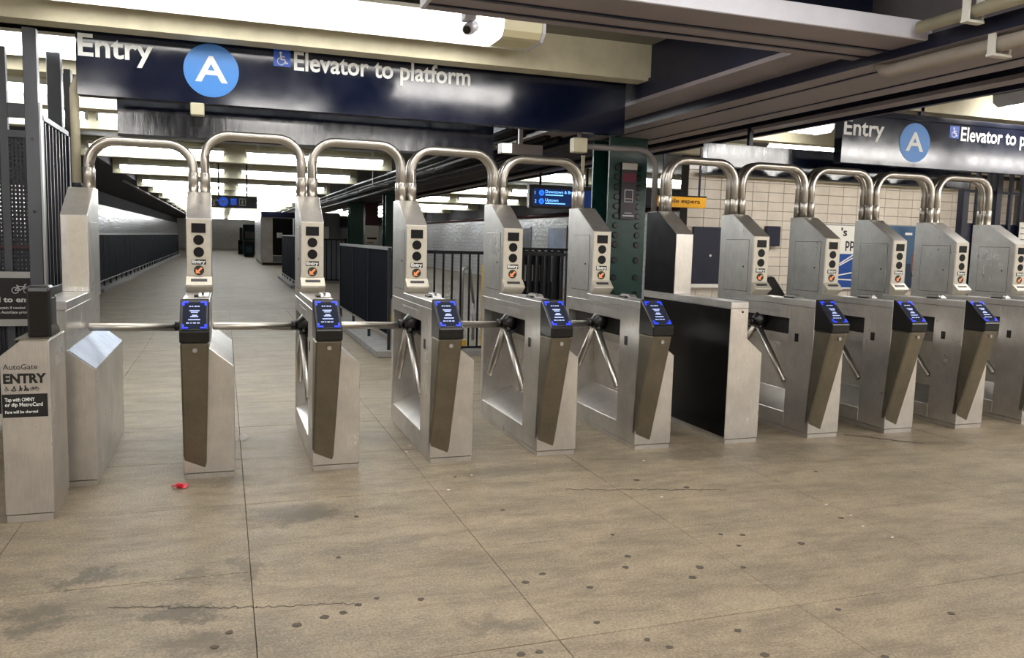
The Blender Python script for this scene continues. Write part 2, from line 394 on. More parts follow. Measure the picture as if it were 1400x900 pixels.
# ---- ceiling, walls
ZC = 3.06
struct(MB().box(-4.2, 14.6, -9.2, 90, ZC, ZC+.15).build('ceiling', CEILM))
wl = struct(MB().box(-4.2, -4.0, 3.0, 90, 0, 2.42).build('wall_left', TILE_Y))
MB().box(-4.2, -4.0, 3.0, 90, 2.42, ZC).build('upper_band', SOFFIT, wl)
struct(MB().box(-4.4, -4.2, -9.2, 3.0, 0, ZC).build('wall_left_hall', TILE_Y))
struct(MB().box(-4.4, 14.6, -9.4, -9.2, 0, ZC).build('wall_back', TILE_X))
struct(MB().box(14.6, 14.8, -9.4, 6.7, 0, ZC).build('wall_right', TILE_Y))
struct(MB().box(-4.2, 14.6, 81, 81.2, 0, ZC).build('wall_far', TILE_X))
wr = struct(MB().box(10.6, 10.8, 6.72, 90, 0, 2.32).build('wall_right_far', TILE_Y))
MB().box(10.6, 10.8, 6.72, 90, 2.32, ZC).build('upper_band', SOFFIT, wr)
# cross wall behind the right turnstiles, with its glazed tiles one by one
wc = struct(MB().box(7.25, 14.6, 6.5, 6.72, 0, ZC).build('wall_rear', GROUT))
TW, TH = 0.305, 0.152
tile_me = MB().box(0.003, TW-.003, -0.012, 0.01, 0.003, TH-.003).mesh('tile', TILE1, 0.004)
for r in range(13):
    for c in range(23):
        x = 7.25+c*TW
        part(wc, tile_me, 'tile', wc, (x, 6.5+random.uniform(-.001, .001), 0.86+r*TH))
MB().box(7.25, 14.6, 6.482, 6.5, 0, 0.855).build('lower_tiling', TILE_X, wc)
MB().box(7.25, 14.6, 6.486, 6.5, 2.84, ZC).build('upper_band', SOFFIT, wc)
# ---- dark soffit on the left of the corridor
struct(MB().box(-4.0, -2.08, 7.4, 90, 2.90, ZC).build('trim_1', SOFFIT))

# ---- lights and the beams behind them
def wrap_light(x0, x1, yc, label, group, z=2.86, wd=0.40, cut=None, back=False):
    """wide wraparound fixture: white pan, lit prismatic lens, plain end piece"""
    t = thing('ceiling_light', label, 'light', (0, 0, 0), group)
    h = .13; y0, y1 = yc-wd/2, yc+wd/2
    prof = [(y0, z+h-.02), (y0+.012, z+.045), (y0+.05, z+.008), (y0+.10, z), (y1-.10, z), (y1-.05, z+.008), (y1-.012, z+.045), (y1, z+h-.02)]
    e = x1-.30
    MB().prism(prof, x0+.02, e if cut else x1-.02, 'x').build('lens', LENS_R if x0 > 5 and yc < 0 else (LENS_G if yc > 0 and x0 < 5 else LENS), t)
    if cut:
        MB().prism(prof, e, x1-.02, 'x').build('dim_lens_end', LENS_END, t)
    MB().box(x0, x1, y0-.015, y1+.015, z+h-.02, z+h+.005).build('pan', HOUSE, t)
    if back: MB().box(x0, x1, y1+.003, y1+.015, z+.01, z+h-.02).build('added_side_shield', HOUSE, t)  # unseen plate added to keep the lens light off the beam
    pe = [(y0-.012, z+h), (y0-.006, z+.04), (y0+.05, z-.006), (y1-.05, z-.006), (y1+.006, z+.04), (y1+.012, z+h)]
    for xe in (x0, x1-.02): MB().prism(pe, xe, xe+.022, 'x').build('end_cap', LIP, t)
    for xh in (x0+.33, x1-.33): MB().box(xh-.03, xh+.03, yc-.03, yc+.03, z+h, ZC).build('hanger', HOUSE, t)
    return t
def strip_light(x0, x1, y, label, group, z=2.84, r=0.04):
    t = thing('ceiling_light', label, 'light', (0, 0, 0), group)
    if y < 60: MB().hexa([(x0, y+.046, z+.03), (x1, y+.046, z+.03), (x1, y+.054, z+.03), (x0, y+.054, z+.03), (x0, y+.046, z+2*r+.003), (x1, y+.046, z+2*r+.003), (x1, y+.054, z+2*r+.003), (x0, y+.054, z+2*r+.003)]).build('added_tube_shield', HOUSE, t)  # unseen plate added to block tube light from the beam behind
    MB().tube([(x0+.03, y, z+r), (x1-.03, y, z+r)], r, 10).build('tube', TUBE, t)
    MB().box(x0, x1, y-.05, y+.05, z+2*r+.003, z+2*r+.06).box(x0, x0+.03, y-.04, y+.04, z, z+2*r+.01).box(x1-.03, x1, y-.04, y+.04, z, z+2*r+.01).build('batten', HOUSE, t, bevel=.004)
    for xh in (x0+.22, x1-.22): MB().box(xh-.025, xh+.025, y-.02, y+.02, z+2*r+.06, ZC).build('hanger', HOUSE, t)
    return t
ORD = ['first', 'second', 'third', 'fourth', 'fifth', 'sixth', 'seventh', 'eighth', 'ninth', 'tenth', 'eleventh', 'twelfth', 'thirteenth', 'fourteenth', 'fifteenth', 'sixteenth']
def beam(y0, y1, x0, x1, z0=2.75):
    b = struct(MB().box(x0, x1, y0, y1, z0, ZC).build('ceiling_beam', CREAM))
    return b
HG = 'wide ceiling lights of the fare hall'
wrap_light(-.85, 2.36, .55, 'wide bright ceiling fixture above the left sign, its right end unlit', HG, cut=True, back=True)
wrap_light(-3.4, -.5, 2.50, 'wide ceiling fixture behind the left sign, above the tall grey gate', HG, back=True)
wrap_light(-.45, 2.4, 2.50, 'wide ceiling fixture hidden behind the left sign board', HG, back=True)
for k, y in enumerate((-2.75, -5.2, -7.6)):
    for q, (a, b) in enumerate(((-3.2, -.8), (.3, 3.3), (5.7, 8.1), (8.3, 10.7), (10.9, 13.3))):
        wrap_light(a, b, y, 'wide ceiling fixture of the hall before the gates, %s row, %s from the left' % (ORD[k], ORD[q]), HG)
wrap_light(1.78, 2.98, -.70, 'short wide fixture between the cross beam and the left sign', HG)
for q, (x0, x1, y) in enumerate(((7.2, 9.6, .75), (10.2, 12.6, .75), (7.4, 9.8, 4.9), (10.2, 12.6, 4.9), (5.5, 7.1, 3.2))):
    wrap_light(x0, x1, y, ['wide ceiling fixture above the right-hand Entry sign', 'wide ceiling fixture at the far right beyond the right-hand sign', 'wide ceiling fixture between the right-hand sign and the tiled wall', 'rightmost wide ceiling fixture before the tiled wall', 'short wide ceiling fixture just right of the green column, behind the hoops'][q], HG)
ROWS = [4.55, 6.5, 10.6, 15.0, 20.4, 24.1, 28.6, 33.0, 36.8, 40.7, 44.8, 49.5, 55, 61, 68, 75]
for k, y in enumerate(ROWS):
    if y < 8: segs = [(-3.6, -1.35), (-1.25, .9), (1.0, 3.2)]
    else: segs = [(-1.92, .28), (.62, 3.12)]
    for q, (a, b) in enumerate(segs):
        strip_light(a, b, y, 'corridor fluorescent strip, %s row from the gates, %s piece from the left' % (ORD[k], ORD[q]), 'fluorescent strips of the corridor')
    if y < 74: beam(y+.16, y+.40, -2.06 if y > 8 else -4.0, 3.3)
beam(.92, 1.10, -4.2, 3.50, 2.78)
beam(2.85, 3.10, -4.2, 3.50, 2.78)
for k, y in enumerate([11.3, 17.0, 22.6, 29.0, 33.5, 39.0, 46]):
    for q, (a, b) in enumerate(((5.4, 7.6), (7.9, 10.1))):
        strip_light(a, b, y, 'fluorescent strip over the hall beyond the green column, %s row, %s piece' % (ORD[k], ORD[q]), 'fluorescent strips right of the corridor')
    beam(y+.16, y+.40, 4.8, 10.6)
beam(1.15, 1.35, 5.5, 14.6, 2.80); beam(3.7, 3.9, 5.5, 14.6, 2.80); beam(5.95, 6.15, 5.5, 14.6, 2.86)

# ---- girders of painted steel
g = struct(MB().box(3.48, 3.86, -1.0, 6.0, 2.63, 2.66).build('girder_side_flange', GIRD)); MB().box(3.48, 3.50, -1.0, 6.0, 2.66, 2.80).build('edge_angle', NAVY, g)
g = struct(MB().box(3.84, 4.62, -6, 2.95, 2.55, 2.59).build('girder_bottom_flange', GIRD))
struct(MB().box(3.84, 4.62, 2.95, 62, 2.55, 2.59).build('rear_girder_flange', SOFFIT))
MB().box(4.0, 4.02, -6, 62, 2.543, 2.55).box(4.42, 4.44, -6, 62, 2.543, 2.55).build('seam', NAVY, g)
MB().box(3.832, 3.842, -6, 62, 2.552, 2.63).build('edge_angle', NAVY, g)
struct(MB().box(4.12, 4.34, -6, 62, 2.59, ZC).build('girder_web', GIRD))
struct(MB().box(3.50, 3.54, -1.0, 6.0, 2.66, ZC).build('girder_side_web', NAVY))
struct(MB().box(4.90, 5.04, -6, 30, 2.55, 2.58).build('girder_right_flange', GIRD))
struct(MB().box(4.94, 5.0, -6, 30, 2.58, ZC).build('girder_right_web', NAVY))
struct(MB().box(5.21, 5.26, -6, 30, 2.555, ZC).build('girder_outer_web', NAVY))
# cross beam above the camera side of the gates
cb = struct(MB().box(1.19, 3.86, -1.54, -1.0, 2.60, 2.625).build('cross_beam', GIRD))
MB().box(1.19, 3.86, -1.56, -1.54, 2.60, 2.70).build('front_lip', LIP, cb, bevel=.003)
MB().box(1.19, 3.86, -1.30, -1.27, 2.592, 2.60).box(1.19, 3.86, -1.12, -1.10, 2.592, 2.60).build('seam', NAVY, cb)
MB().box(1.21, 3.86, -1.10, -1.0, 2.625, ZC).build('web', NAVY, cb)
MB().box(1.17, 1.19, -1.56, -1.0, 2.60, 2.70).build('end_lip', LIP, cb)
# cream pipe beside the girder; lower pipe added for the lit flange edge
for (x, z, r, lab) in ((3.71, 2.64, .032, 'upper cream pipe beside the grey girder at top right'), (3.90, 2.505, .04, 'added beige pipe standing in for the lit lower girder edge at top right')):
    t = thing('ceiling_pipe', lab, 'pipe')
    MB().tube([(x, -6, z), (x, -1.62, z)] if z > 2.6 else [(x, -6, z), (x, -1.25, z), (x, -1.19, z+.012), (x, -1.15, z+.06)], r, 14).build('pipe', CREAM if z > 2.6 else mat('lit_flange_beige', (150, 142, 132), .5, 0, .1, 4), t)
    for y in (-4.6, -1.95):
        e = r+.012
        MB().box(x-e-.012, x+e+.012, y-.02, y+.02, z-e-.012, z-e).build('bracket', HOUSE, t)
        for q in (-1, 1): MB().box(x+q*e-.006, x+q*e+.006, y-.02, y+.02, z-e, ZC if z > 2.6 else 2.55).build('bracket_strap', HOUSE, t)
t = thing('ceiling_pipe', 'dark cable pipes running back along the left edge of the girder', 'pipe')
for dx, dz in ((0, 0), (-.10, .06), (.09, .1), (.28, .0), (.42, -.02)):
    MB().tube([(3.32+dx, 3.4, 2.62+dz), (3.30+dx, 8, 2.60+dz), (3.28+dx, 14, 2.62+dz), (3.25+dx, 24, 2.6+dz), (3.22+dx, 60, 2.62+dz)], .035, 8).build('conduit', BAR, t)
for y in (4, 8, 12, 16, 20, 26): MB().box(3.14, 3.46, y-.015, y+.015, 2.54, 2.56).box(3.14, 3.155, y-.015, y+.015, 2.56, ZC).box(3.445, 3.46, y-.015, y+.015, 2.56, ZC).build('hanger', GIRD, t)
tag(MB().tube([(-2.03, 17, 2.68), (-2.03, 60, 2.68)], .03, 8).build('ceiling_pipe', RAILM), 'thin pale pipe along the ceiling edge above the left fence', 'pipe')
tag(MB().tube([(10.5, 7, 2.36), (10.5, 80, 2.36)], .06, 8).build('wall_pipe', MAROON), 'maroon pipe along the top of the far right tiled wall', 'pipe')
tag(MB().tube([(7.4, 6.38, 2.62), (14.4, 6.38, 2.62)], .035, 8).build('wall_pipe', CREAM), 'cream pipe along the tiled wall behind the right turnstiles', 'pipe')

# ---- steel columns
def column(x, y, label, riv=True, wd=.43, dp=.42):
    t = thing('steel_column', label, 'column', (x, y, 0), 'green steel columns under the girder')
    MB().box(-wd/2, wd/2, -dp/2, -dp/2+.03, 0, 2.55).build('front_flange', GREEN, t, bevel=.004)
    MB().box(-wd/2, wd/2, dp/2-.03, dp/2, 0, 2.55).build('rear_flange', GREEN, t)
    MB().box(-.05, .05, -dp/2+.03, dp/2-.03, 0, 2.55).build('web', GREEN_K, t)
    if riv:
        z = .18; rm = MB().disc((0, 0, 0), (1, 0, 0), (0, 0, 1), .032, .018, 12).mesh('rivet', GREEN_K, .004)
        zs = [.2, .45, .7, .95, 1.12, 1.30]+[1.46+.098*i for i in range(9)]
        for z in zs:
            for s in (-1, 1): part(t, rm, 'rivet', t, (s*.125, -dp/2, z))
    return t
c0 = column(4.165, 2.76, 'dark green riveted steel column behind the turnstiles, with a notice on it')
yF = 2.76-.21
nt_ = thing('column_notice', 'grey notice with white header and pink block on the green column', 'notice', (4.165, yF-.02, 0))
MB().box(-.085, .085, -.012, 0.0, 1.72, 2.30).build('board', mat('notice_grey', (84, 78, 88), .5), nt_)
Decal((0, -.012, 0), (1, 0, 0), (0, 0, 1), .002).rect(-.085, .085, 2.225, 2.29).build('header', PAPER, nt_)
Decal((0, -.012, 0), (1, 0, 0), (0, 0, 1), .002).rect(-.075, .075, 2.10, 2.19).build('pink_block', mat('notice_pink', (130, 62, 82), .5), nt_)
d = Decal((0, -.012, 0), (1, 0, 0), (0, 0, 1), .002); d.stroke([(-.045, 1.9), (.045, 1.9), (.045, 2.02), (-.045, 2.02), (-.045, 1.9)], .008); d.stroke([(-.045, 1.93), (.045, 1.93)], .006); d.build('pictogram', SWHITE, nt_)
for a_, b_, c_ in ((.04, 1.782, 1.79), (.065, 1.75, 1.765)): Decal((0, -.012, 0), (1, 0, 0), (0, 0, 1), .002).rect(-a_, a_, b_, c_).build('text_line', SWHITE, nt_)
column(4.15, 15.0, 'green steel column standing beyond the stair rail, nearer of the two far ones', False)
column(4.15, 21.0, 'green steel column farthest down the girder, beside a maroon post', False)
mp_ = thing('marked_post', 'maroon post with a white paper band beyond the dark fence', 'post', (4.62, 21.0, 0))
MB().box(-.2, .2, -.2, .2, 0, 2.55).build('post', MAROON, mp_); MB().box(-.21, .21, -.215, -.2, .9, 1.85).build('paper', PAPER, mp_); MB().box(-.15, .15, -.22, -.215, 1.42, 1.48).box(-.15, .05, -.22, -.215, 1.3, 1.33).build('print', MAROON, mp_)

# ================================================================== TURNSTILES
W, WU, D = .290, .152, 1.33
CPROF = [(0, .035), (W, .035), (W, .678), (WU, .79), (WU, 1.015), (0, 1.015)]
def head_parts(t, blank=False, side=None):
    hd = MB().prism([(.824, 1.066), (.824, 1.564), (1.144, 1.754), (D, 1.754), (D, 1.015), (.90, 1.015), (.90, 1.066)], 0, .159, 'x').build('console', STEEL, t, bevel=.004)
    return hd
def make_turnstile():
    t = thing('turnstile', '', 'turnstile')
    # cabinet shell
    b = MB().prism(CPROF, 0, .30).prism(CPROF, 1.27, D)
    b.prism([(0, .035), (W, .035), (W, .678), (WU, .79), (WU, 1.015), (0, 1.015), (0, .91), (WU-.03, .91), (WU-.03, .775), (.25, .665), (.25, .27), (0, .153)], .30, 1.27)
    b.build('cabinet', STEEL, t, bevel=.003)
    MB().box(.006, W-.006, .004, D-.006, 0, .031).build('plinth', STEEL, t)
    MB().box(-.003, WU+.003, -.003, .90, 1.017, 1.066).build('lid', STEEL_LID, t, bevel=.004)
    MB().box(.07, WU-.031, .32, 1.26, .775, .905).build('hub_box', DARKIN, t)
    MB().box(-.002, .0, .42, .90, .945, .975).build('side_label', STEEL_LID, t)
    MB().box(-.0035, .0, .175, .215, .735, .80).build('lock_plate', BLACK, t)
    # console
    hd = head_parts(t)
    MB().box(-.0008, 0, .886, 1.234, 1.086, 1.534).build('door_gap', DARKIN, hd)
    MB().box(-.003, 0, .89, 1.23, 1.09, 1.53).build('access_door', STEEL, hd, bevel=.001)
    MB().disc((-.003, .95, 1.30), (0, 0, 1), (0, 1, 0), .008, .004, 10).build('lock', BLACK, hd)
    MB().box(.006, .153, .820, .825, 1.178, 1.560).build('display_face', FACE, hd)
    MB().box(.034, .124, .815, .821, 1.468, 1.532).build('display_window', LED_OFF, hd)
    for z in (1.42, 1.338): MB().disc((.079, .8205, z), (1, 0, 0), (0, 0, 1), .034, .005, 24).build('indicator_lens', LED_OFF, hd)
    MB().box(.034, .124, .816, .821, 1.255, 1.289).build('entry_plate', PRINTK, hd)
    text('Entry', (.037, .815, 1.263), (1, 0, 0), (0, 0, 1), .084, .022, SWHITE, hd, .05, .001)
    MB().disc((.079, .8205, 1.215), (1, 0, 0), (0, 0, 1), .033, .005, 24).build('arrow_disc', GREEN_D, hd)
    d = Decal((.079, .815, 1.215), (1, 0, 0), (0, 0, 1), .002)
    d.stroke([(.016, .016), (-.010, -.010)], .013); d.poly([(-.020, -.020), (.010, -.020), (-.020, .010)]); d.build('arrow', ORANGE_L, hd)
    # lip with the small card display
    lp = MB().prism([(.824, 1.176), (.758, 1.120), (.766, 1.108), (.824, 1.066)], -.004, .163, 'x').build('display_lip', FACE, hd, bevel=.002)
    MB().hexa([(.028, .784, 1.1425), (.131, .784, 1.1425), (.131, .800, 1.156), (.028, .800, 1.156), (.028, .781, 1.146), (.131, .781, 1.146), (.131, .797, 1.1595), (.028, .797, 1.1595)]).build('message_display', BEZEL, hd)
    # card block on the lid
    k = MB().prism([(.33, 1.066), (.33, 1.072), (.36, 1.092), (.47, 1.092), (.52, 1.066)], .085, .15, 'x').build('card_reader_block', STEEL_LID, t, bevel=.003)
    MB().box(.105, .118, .34, .50, 1.0925, 1.096).build('slot', BLACK, k)
    MB().box(.06, .082, .36, .46, 1.066, 1.078).build('guide_rail', BLACK, t)
    # reader column (slanted cover) and tap reader
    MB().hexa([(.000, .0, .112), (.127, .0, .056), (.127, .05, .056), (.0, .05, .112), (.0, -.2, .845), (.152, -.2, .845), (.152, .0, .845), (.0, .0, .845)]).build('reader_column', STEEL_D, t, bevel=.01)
    MB().disc((.078, -.193, .803), (1, 0, 0), (0, 0, 1), .013, .008, 14).build('lock', RAILM, t)
    rd = MB().prism([(-.205, .846), (-.208, .912), (-.012, 1.082), (.0, 1.082), (.0, .846)], -.003, .155, 'x').build('tap_reader', BLACK, t, bevel=.006)
    o = Vector((-.003, -.208, .912)); V = Vector((0, .196, .170)); Ln = V.length; V.normalize(); U = Vector((1, 0, 0)); Nn = U.cross(V)
    def dec(off=.001, th=.0015): return Decal(o+Nn*off, U, V, th)
    dec().rect(.006, .152, .012, Ln-.012).build('bezel', BEZEL, rd)
    dec(.003).rect(.016, .142, .022, Ln-.03).build('screen', SCREEN, rd)
    x0, x1, y0, y1, a, wd = .014, .144, .020, Ln-.026, .030, .010
    for (cx, cy, sx, sy) in ((x0, y0, 1, 1), (x1, y0, -1, 1), (x0, y1, 1, -1), (x1, y1, -1, -1)):
        d = dec(.0048); d.stroke([(cx+sx*a, cy+sy*wd/2), (cx+sx*wd/2, cy+sy*wd/2), (cx+sx*wd/2, cy+sy*a)], wd); d.build('corner_light', BLUE_L, rd)
    d = dec(.0048)
    for v, segs in ((.190, ((.05, .06), (.064, .072), (.078, .092), (.096, .106))), (.155, ((.052, .106),)), (.142, ((.060, .098),)), (.118, ((.066, .094),)), (.108, ((.056, .10),)), (.084, ((.046, .110),)), (.058, ((.036, .052), (.058, .066), (.072, .088), (.094, .108)))):
        for (p, q) in segs: d.rect(p, q, v, v+.008)
    d.build('screen_text', WHITE_L, rd)
    # tripod
    h = Vector((.012, .72, .846))
    hb = MB().tube([h+Vector((.075, 0, .075)), h+Vector((.03, 0, .02)), h+Vector((-.012, 0, -.018)), h+Vector((-.028, 0, -.034))], [.066, .070, .064, .040], 16).build('tripod_hub', BLACK, t)
    for dv in (Vector((-1, 0, 0)), Vector((0, -.66, -.75)), Vector((0, .66, -.75))):
        dv.normalize(); p0 = h+Vector((-.012, 0, -.01))+dv*.03
        MB().tube([p0, h+dv*.59, h+dv*.598, h+dv*.60], [.026, .026, .024, .015], 14).build('arm', PIPE, hb)
        MB().tube([h+dv*.045, h+dv*.085], .034, 12).build('arm_socket', BLACK, hb)
    return t
P = .75
proto = make_turnstile()
TL = {0: 'low steel turnstile nearest the AutoGate kiosk, leftmost with a lit tap screen', 1: 'second low steel turnstile from the AutoGate kiosk', 2: 'third low steel turnstile from the AutoGate kiosk', 3: 'fourth low steel turnstile from the AutoGate kiosk',
      4: 'fifth low steel turnstile, right in front of the green column', 6: 'first steel turnstile right of the black-sided cabinet', 7: 'second steel turnstile right of the black-sided cabinet', 8: 'third steel turnstile right of the black-sided cabinet',
      9: 'fourth steel turnstile right of the black-sided cabinet, its front cut by the photo edge', 10: 'rightmost steel turnstile, only its upper console in the photo'}
for n in (0, 1, 2, 3, 4, 6, 7, 8, 9, 10):
    t = proto if n == 0 else copy_tree(proto)
    t.location = (n*P, 0, 0); t['label'] = TL[n]; t['category'] = 'turnstile'; t['group'] = 'low turnstiles in one row'
# blank cabinet with black side in the row
t = thing('blank_cabinet', 'steel row cabinet without reader or arms, its left side gloss black', 'cabinet', (5*P, 0, 0))
MB().prism(CPROF, 0, D).build('cabinet', STEEL, t, bevel=.003)
MB().box(.006, W-.006, .004, D-.006, 0, .031).build('plinth', STEEL, t)
MB().box(0, WU, 0, .90, 1.017, 1.066).build('lid', STEEL_LID, t, bevel=.004)
MB().box(-.006, 0, .004, D-.004, .05, 1.012).build('side_panel', GLOSSB, t)
MB().disc((.10, 0, .99), (1, 0, 0), (0, 0, 1), .008, .004, 10).build('lock', BLACK, t)
hd = head_parts(t)
MB().prism([(.83, 1.07), (.83, 1.56), (1.146, 1.748), (D-.004, 1.748), (D-.004, 1.07)], -.006, 0, 'x').build('side_panel', GLOSSB, hd)
# end cabinet beside the kiosk
t = thing('end_cabinet', 'plain steel end cabinet with sloped shoulder right behind the AutoGate kiosk', 'cabinet', (-P, 0, 0))
MB().prism(CPROF, 0, D).build('cabinet', STEEL, t, bevel=.003)
MB().box(.006, W-.006, .004, D-.006, 0, .031).build('plinth', STEEL, t)
MB().hexa([(WU+.004, .004, .7885), (W, .004, .680), (W, D-.004, .680), (WU+.004, D-.004, .7885), (WU+.006, .004, .7915), (W+.002, .004, .683), (W+.002, D-.004, .683), (WU+.006, D-.004, .7915)]).build('shoulder_plate', steel_mat('blue_reflection_scuffed_steel', (150, 160, 178), .5, (3, 60, 60)), t)  # blue-white reflection on the scuffed shoulder put into the base colour
MB().box(-.003, WU+.003, -.003, .90, 1.017, 1.066).build('lid', STEEL_LID, t, bevel=.004)
hd = head_parts(t)
MB().box(.045, .150, .820, .825, 1.10, 1.555).build('front_plate', FACE, hd)
MB().box(.159, .1615, .90, 1.22, 1.10, 1.52).build('access_door', STEEL, hd, bevel=.001)

# ---- guard hoops over the passages
def hoop(n, ztop, label):
    x0, x1, y, r, R = n*P+.118, (n+1)*P+.040, 1.20, .030, .17
    zt = ztop-r
    pth = [(x0, y, 1.754), (x0, y, zt-R)]+[(a, y, b) for a, b in arc(x0+R, zt-R, R, math.pi, math.pi/2, 8)]+[(a, y, b) for a, b in arc(x1-R, zt-R, R, math.pi/2, 0, 8)]+[(x1, y, 1.754)]
    t = thing('guard_hoop', label, 'hoop', (0, 0, 0), 'steel hoops over the turnstile passages')
    for dy in (0, .085):
        MB().tube([(a, b+dy, c) for a, b, c in pth], r, 14).build('pipe', PIPE, t)
        for x in (x0, x1): MB().tube([(x, y+dy, 1.754), (x, y+dy, 1.888), (x, y+dy, 1.893)], [.0345, .0345, .0315], 14).build('collar', PIPE, t)
HZ = {-1: 2.115, 0: 2.20, 1: 2.20, 2: 2.185, 3: 2.16, 5: 2.235, 6: 2.23, 7: 2.23, 8: 2.225, 9: 2.235}
HL = {-1: 'steel pipe hoop joining the end cabinet to the first turnstile', 0: 'steel pipe hoop between the first and second turnstiles', 1: 'steel pipe hoop between the second and third turnstiles', 2: 'steel pipe hoop between the third and fourth turnstiles', 3: 'steel pipe hoop left of the green column',
      5: 'steel pipe hoop rising from the black-sided cabinet', 6: 'second steel pipe hoop right of the black-sided cabinet', 7: 'third steel pipe hoop right of the black-sided cabinet', 8: 'fourth steel pipe hoop right of the black-sided cabinet', 9: 'rightmost steel pipe hoop beside the barred gate'}
for n, z in HZ.items(): hoop(n, z, HL[n])
# conduit to the blank cabinet
t = thing('conduit', 'painted grey conduit curving from a ceiling box down to the black-sided cabinet', 'conduit')
y = 1.30; pts = [(3.10, y, 2.275), (3.62, y, 2.275)]+[(a, y, b) for a, b in arc(3.62, 2.105, .17, math.pi/2, 0, 8)]+[(3.79, y, 1.755)]
MB().tube(pts, .026, 12).build('pipe', mat('conduit_grey', (112, 108, 106), .45, .2), t)
MB().box(3.0, 3.12, y-.04, y+.06, 2.22, 2.34).build('junction_box', CREAM, t, bevel=.006); MB().tube([(3.06, y, 2.34), (3.06, y, ZC)], .02, 8).build('riser', GIRD, t)
tag(MB().tube([(3.50, 2.2, 0), (3.50, 2.2, 2.28), (3.50, 2.2, 2.30)], [.017, .017, .024], 10).build('thin_pipe', CREAM), 'thin cream upright pipe left of the green column', 'pipe')
t = thing('cable_pole', 'cream painted pole rising from the steel end cabinet at the left', 'pole')
MB().tube([(-.715, 1.285, 1.754), (-.715, 1.285, 2.42), (-.70, 1.285, 2.47), (-.67, 1.29, 2.52), (-.67, 1.29, ZC)], [.03, .03, .03, .026, .022], 14).build('pole', CREAM, t)
MB().tube([(-.715, 1.285, 1.754), (-.715, 1.285, 1.79)], .034, 14).build('collar', GATED, t)

# ---- AutoGate kiosk
kx, ky = -.80, -.577
t = thing('autogate_kiosk', 'short steel AutoGate ENTRY kiosk at the left end of the row', 'kiosk', (kx, ky, 0))
KW = .215
MB().prism([(0, .04), (KW, .04), (KW, .918), (.088, .918), (0, .842)], 0, .43).build('cabinet', STEEL, t, bevel=.003)
MB().box(.005, KW-.005, .004, .425, 0, .036).build('plinth', STEEL, t)
O = (0, -.0005, 0); U = (1, 0, 0); V = (0, 0, 1)
text('AutoGate', (.012, -.001, .775), U, V, .150, .026, PRINTK, t, .0, .001)
text('ENTRY', (.012, -.001, .708), U, V, .188, .044, PRINTK, t, .045, .001)
def kd(): return Decal((0, -.001, 0), U, V, .001)
d = kd(); wheelchair(d, .012, .668, .026); d.build('wheelchair_symbol', PRINTK, t)
d = kd(); d.circle(.058, .690, .0035, 10); d.stroke([(.046, .670), (.058, .686), (.066, .672), (.058, .668), (.046, .670)], .0045); d.build('stroller_symbol', PRINTK, t)
for u in (.084, .106):
    d = kd(); d.circle(u, .692, .0036, 10); d.stroke([(u, .688), (u, .678), (u-.005, .668)], .005); d.stroke([(u, .680), (u+.006, .668)], .005); d.stroke([(u, .685), (u+.010, .677)], .004); d.build('traveller_symbol', PRINTK, t)
d = kd(); d.rect(.114, .121, .667, .678); d.build('suitcase_symbol', PRINTK, t)
d = kd(); bicycle(d, .126, .668, .024); d.build('bicycle_symbol', PRINTK, t)
MB().box(.004, .202, -.002, 0, .536, .652).build('black_label', PRINTK, t)
text('Tap with OMNY', (.016, -.002, .616), U, V, .130, .018, SWHITE, t, .02, .001)
text('or dip MetroCard', (.016, -.002, .591), U, V, .164, .018, SWHITE, t, .02, .001)
text('Fare will be charged', (.016, -.002, .557), U, V, .142, .0135, SWHITE, t, .02, .001)
rd = MB().prism([(.10, .918), (.085, 1.165), (.10, 1.182), (.20, 1.182), (.225, 1.165), (.265, .985), (.33, .955), (.345, .918)], .105, .210, 'x').build('reader_hood', BLACK, t, bevel=.010)
MB().box(.206, .2125, .13, .24, .98, 1.12).build('hood_seam', BEZEL, rd, bevel=.002)
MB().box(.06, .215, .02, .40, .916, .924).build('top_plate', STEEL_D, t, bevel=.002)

# ================================================================== SIGNS
def entry_sign(X, Y, zb, label, ln=4.08, scale=1.0):
    t = thing('entry_sign', label, 'sign', (X, Y, zb), 'Entry A Elevator to platform signs')
    MB().box(0, ln, 0, .10, 0, .437).build('panel', SIGN, t, bevel=.003)
    MB().box(0, ln, -.006, .10, .440, .49).build('top_rail', SIGN, t, bevel=.003)
    U, V = (1, 0, 0), (0, 0, 1)
    text('Entry', (.014, 0, .258), U, V, .462, .140, SWHITE, t, .02, .003)
    Decal((0, 0, 0), U, V, .003).circle(.85, .231, .183, 48).build('route_disc', SBLUE, t)
    text('A', (.743, 0, .155), U, V, .214, .168, SWHITE, t, .018, .005)
    Decal((0, 0, 0), U, V, .003).rect(1.270, 1.388, .304, .420).build('access_square', SBLUE2, t)
    d = Decal((0, -.003, 0), U, V, .002); wheelchair(d, 1.276, .310, .100); d.build('wheelchair_symbol', SWHITE, t)
    text('Elevator to platform', (1.412, 0, .288), U, V, 1.325, .126, SWHITE, t, .02, .003)
    for x in (.95, 2.94):
        MB().box(x-.02, x+.02, .03, .07, .49, ZC-zb).build('hanger', NAVY, t)
    return t
e1 = entry_sign(-.68, 1.15, 2.37, 'long navy Entry A Elevator to platform sign above the left turnstiles')
MB().box(.71, .80, -.03, .05, -.085, 0).build('bracket_box', CREAM, e1, bevel=.006)
e2 = entry_sign(5.60, 1.12, 2.265, 'navy Entry A Elevator to platform sign at the right, its top behind the girder')
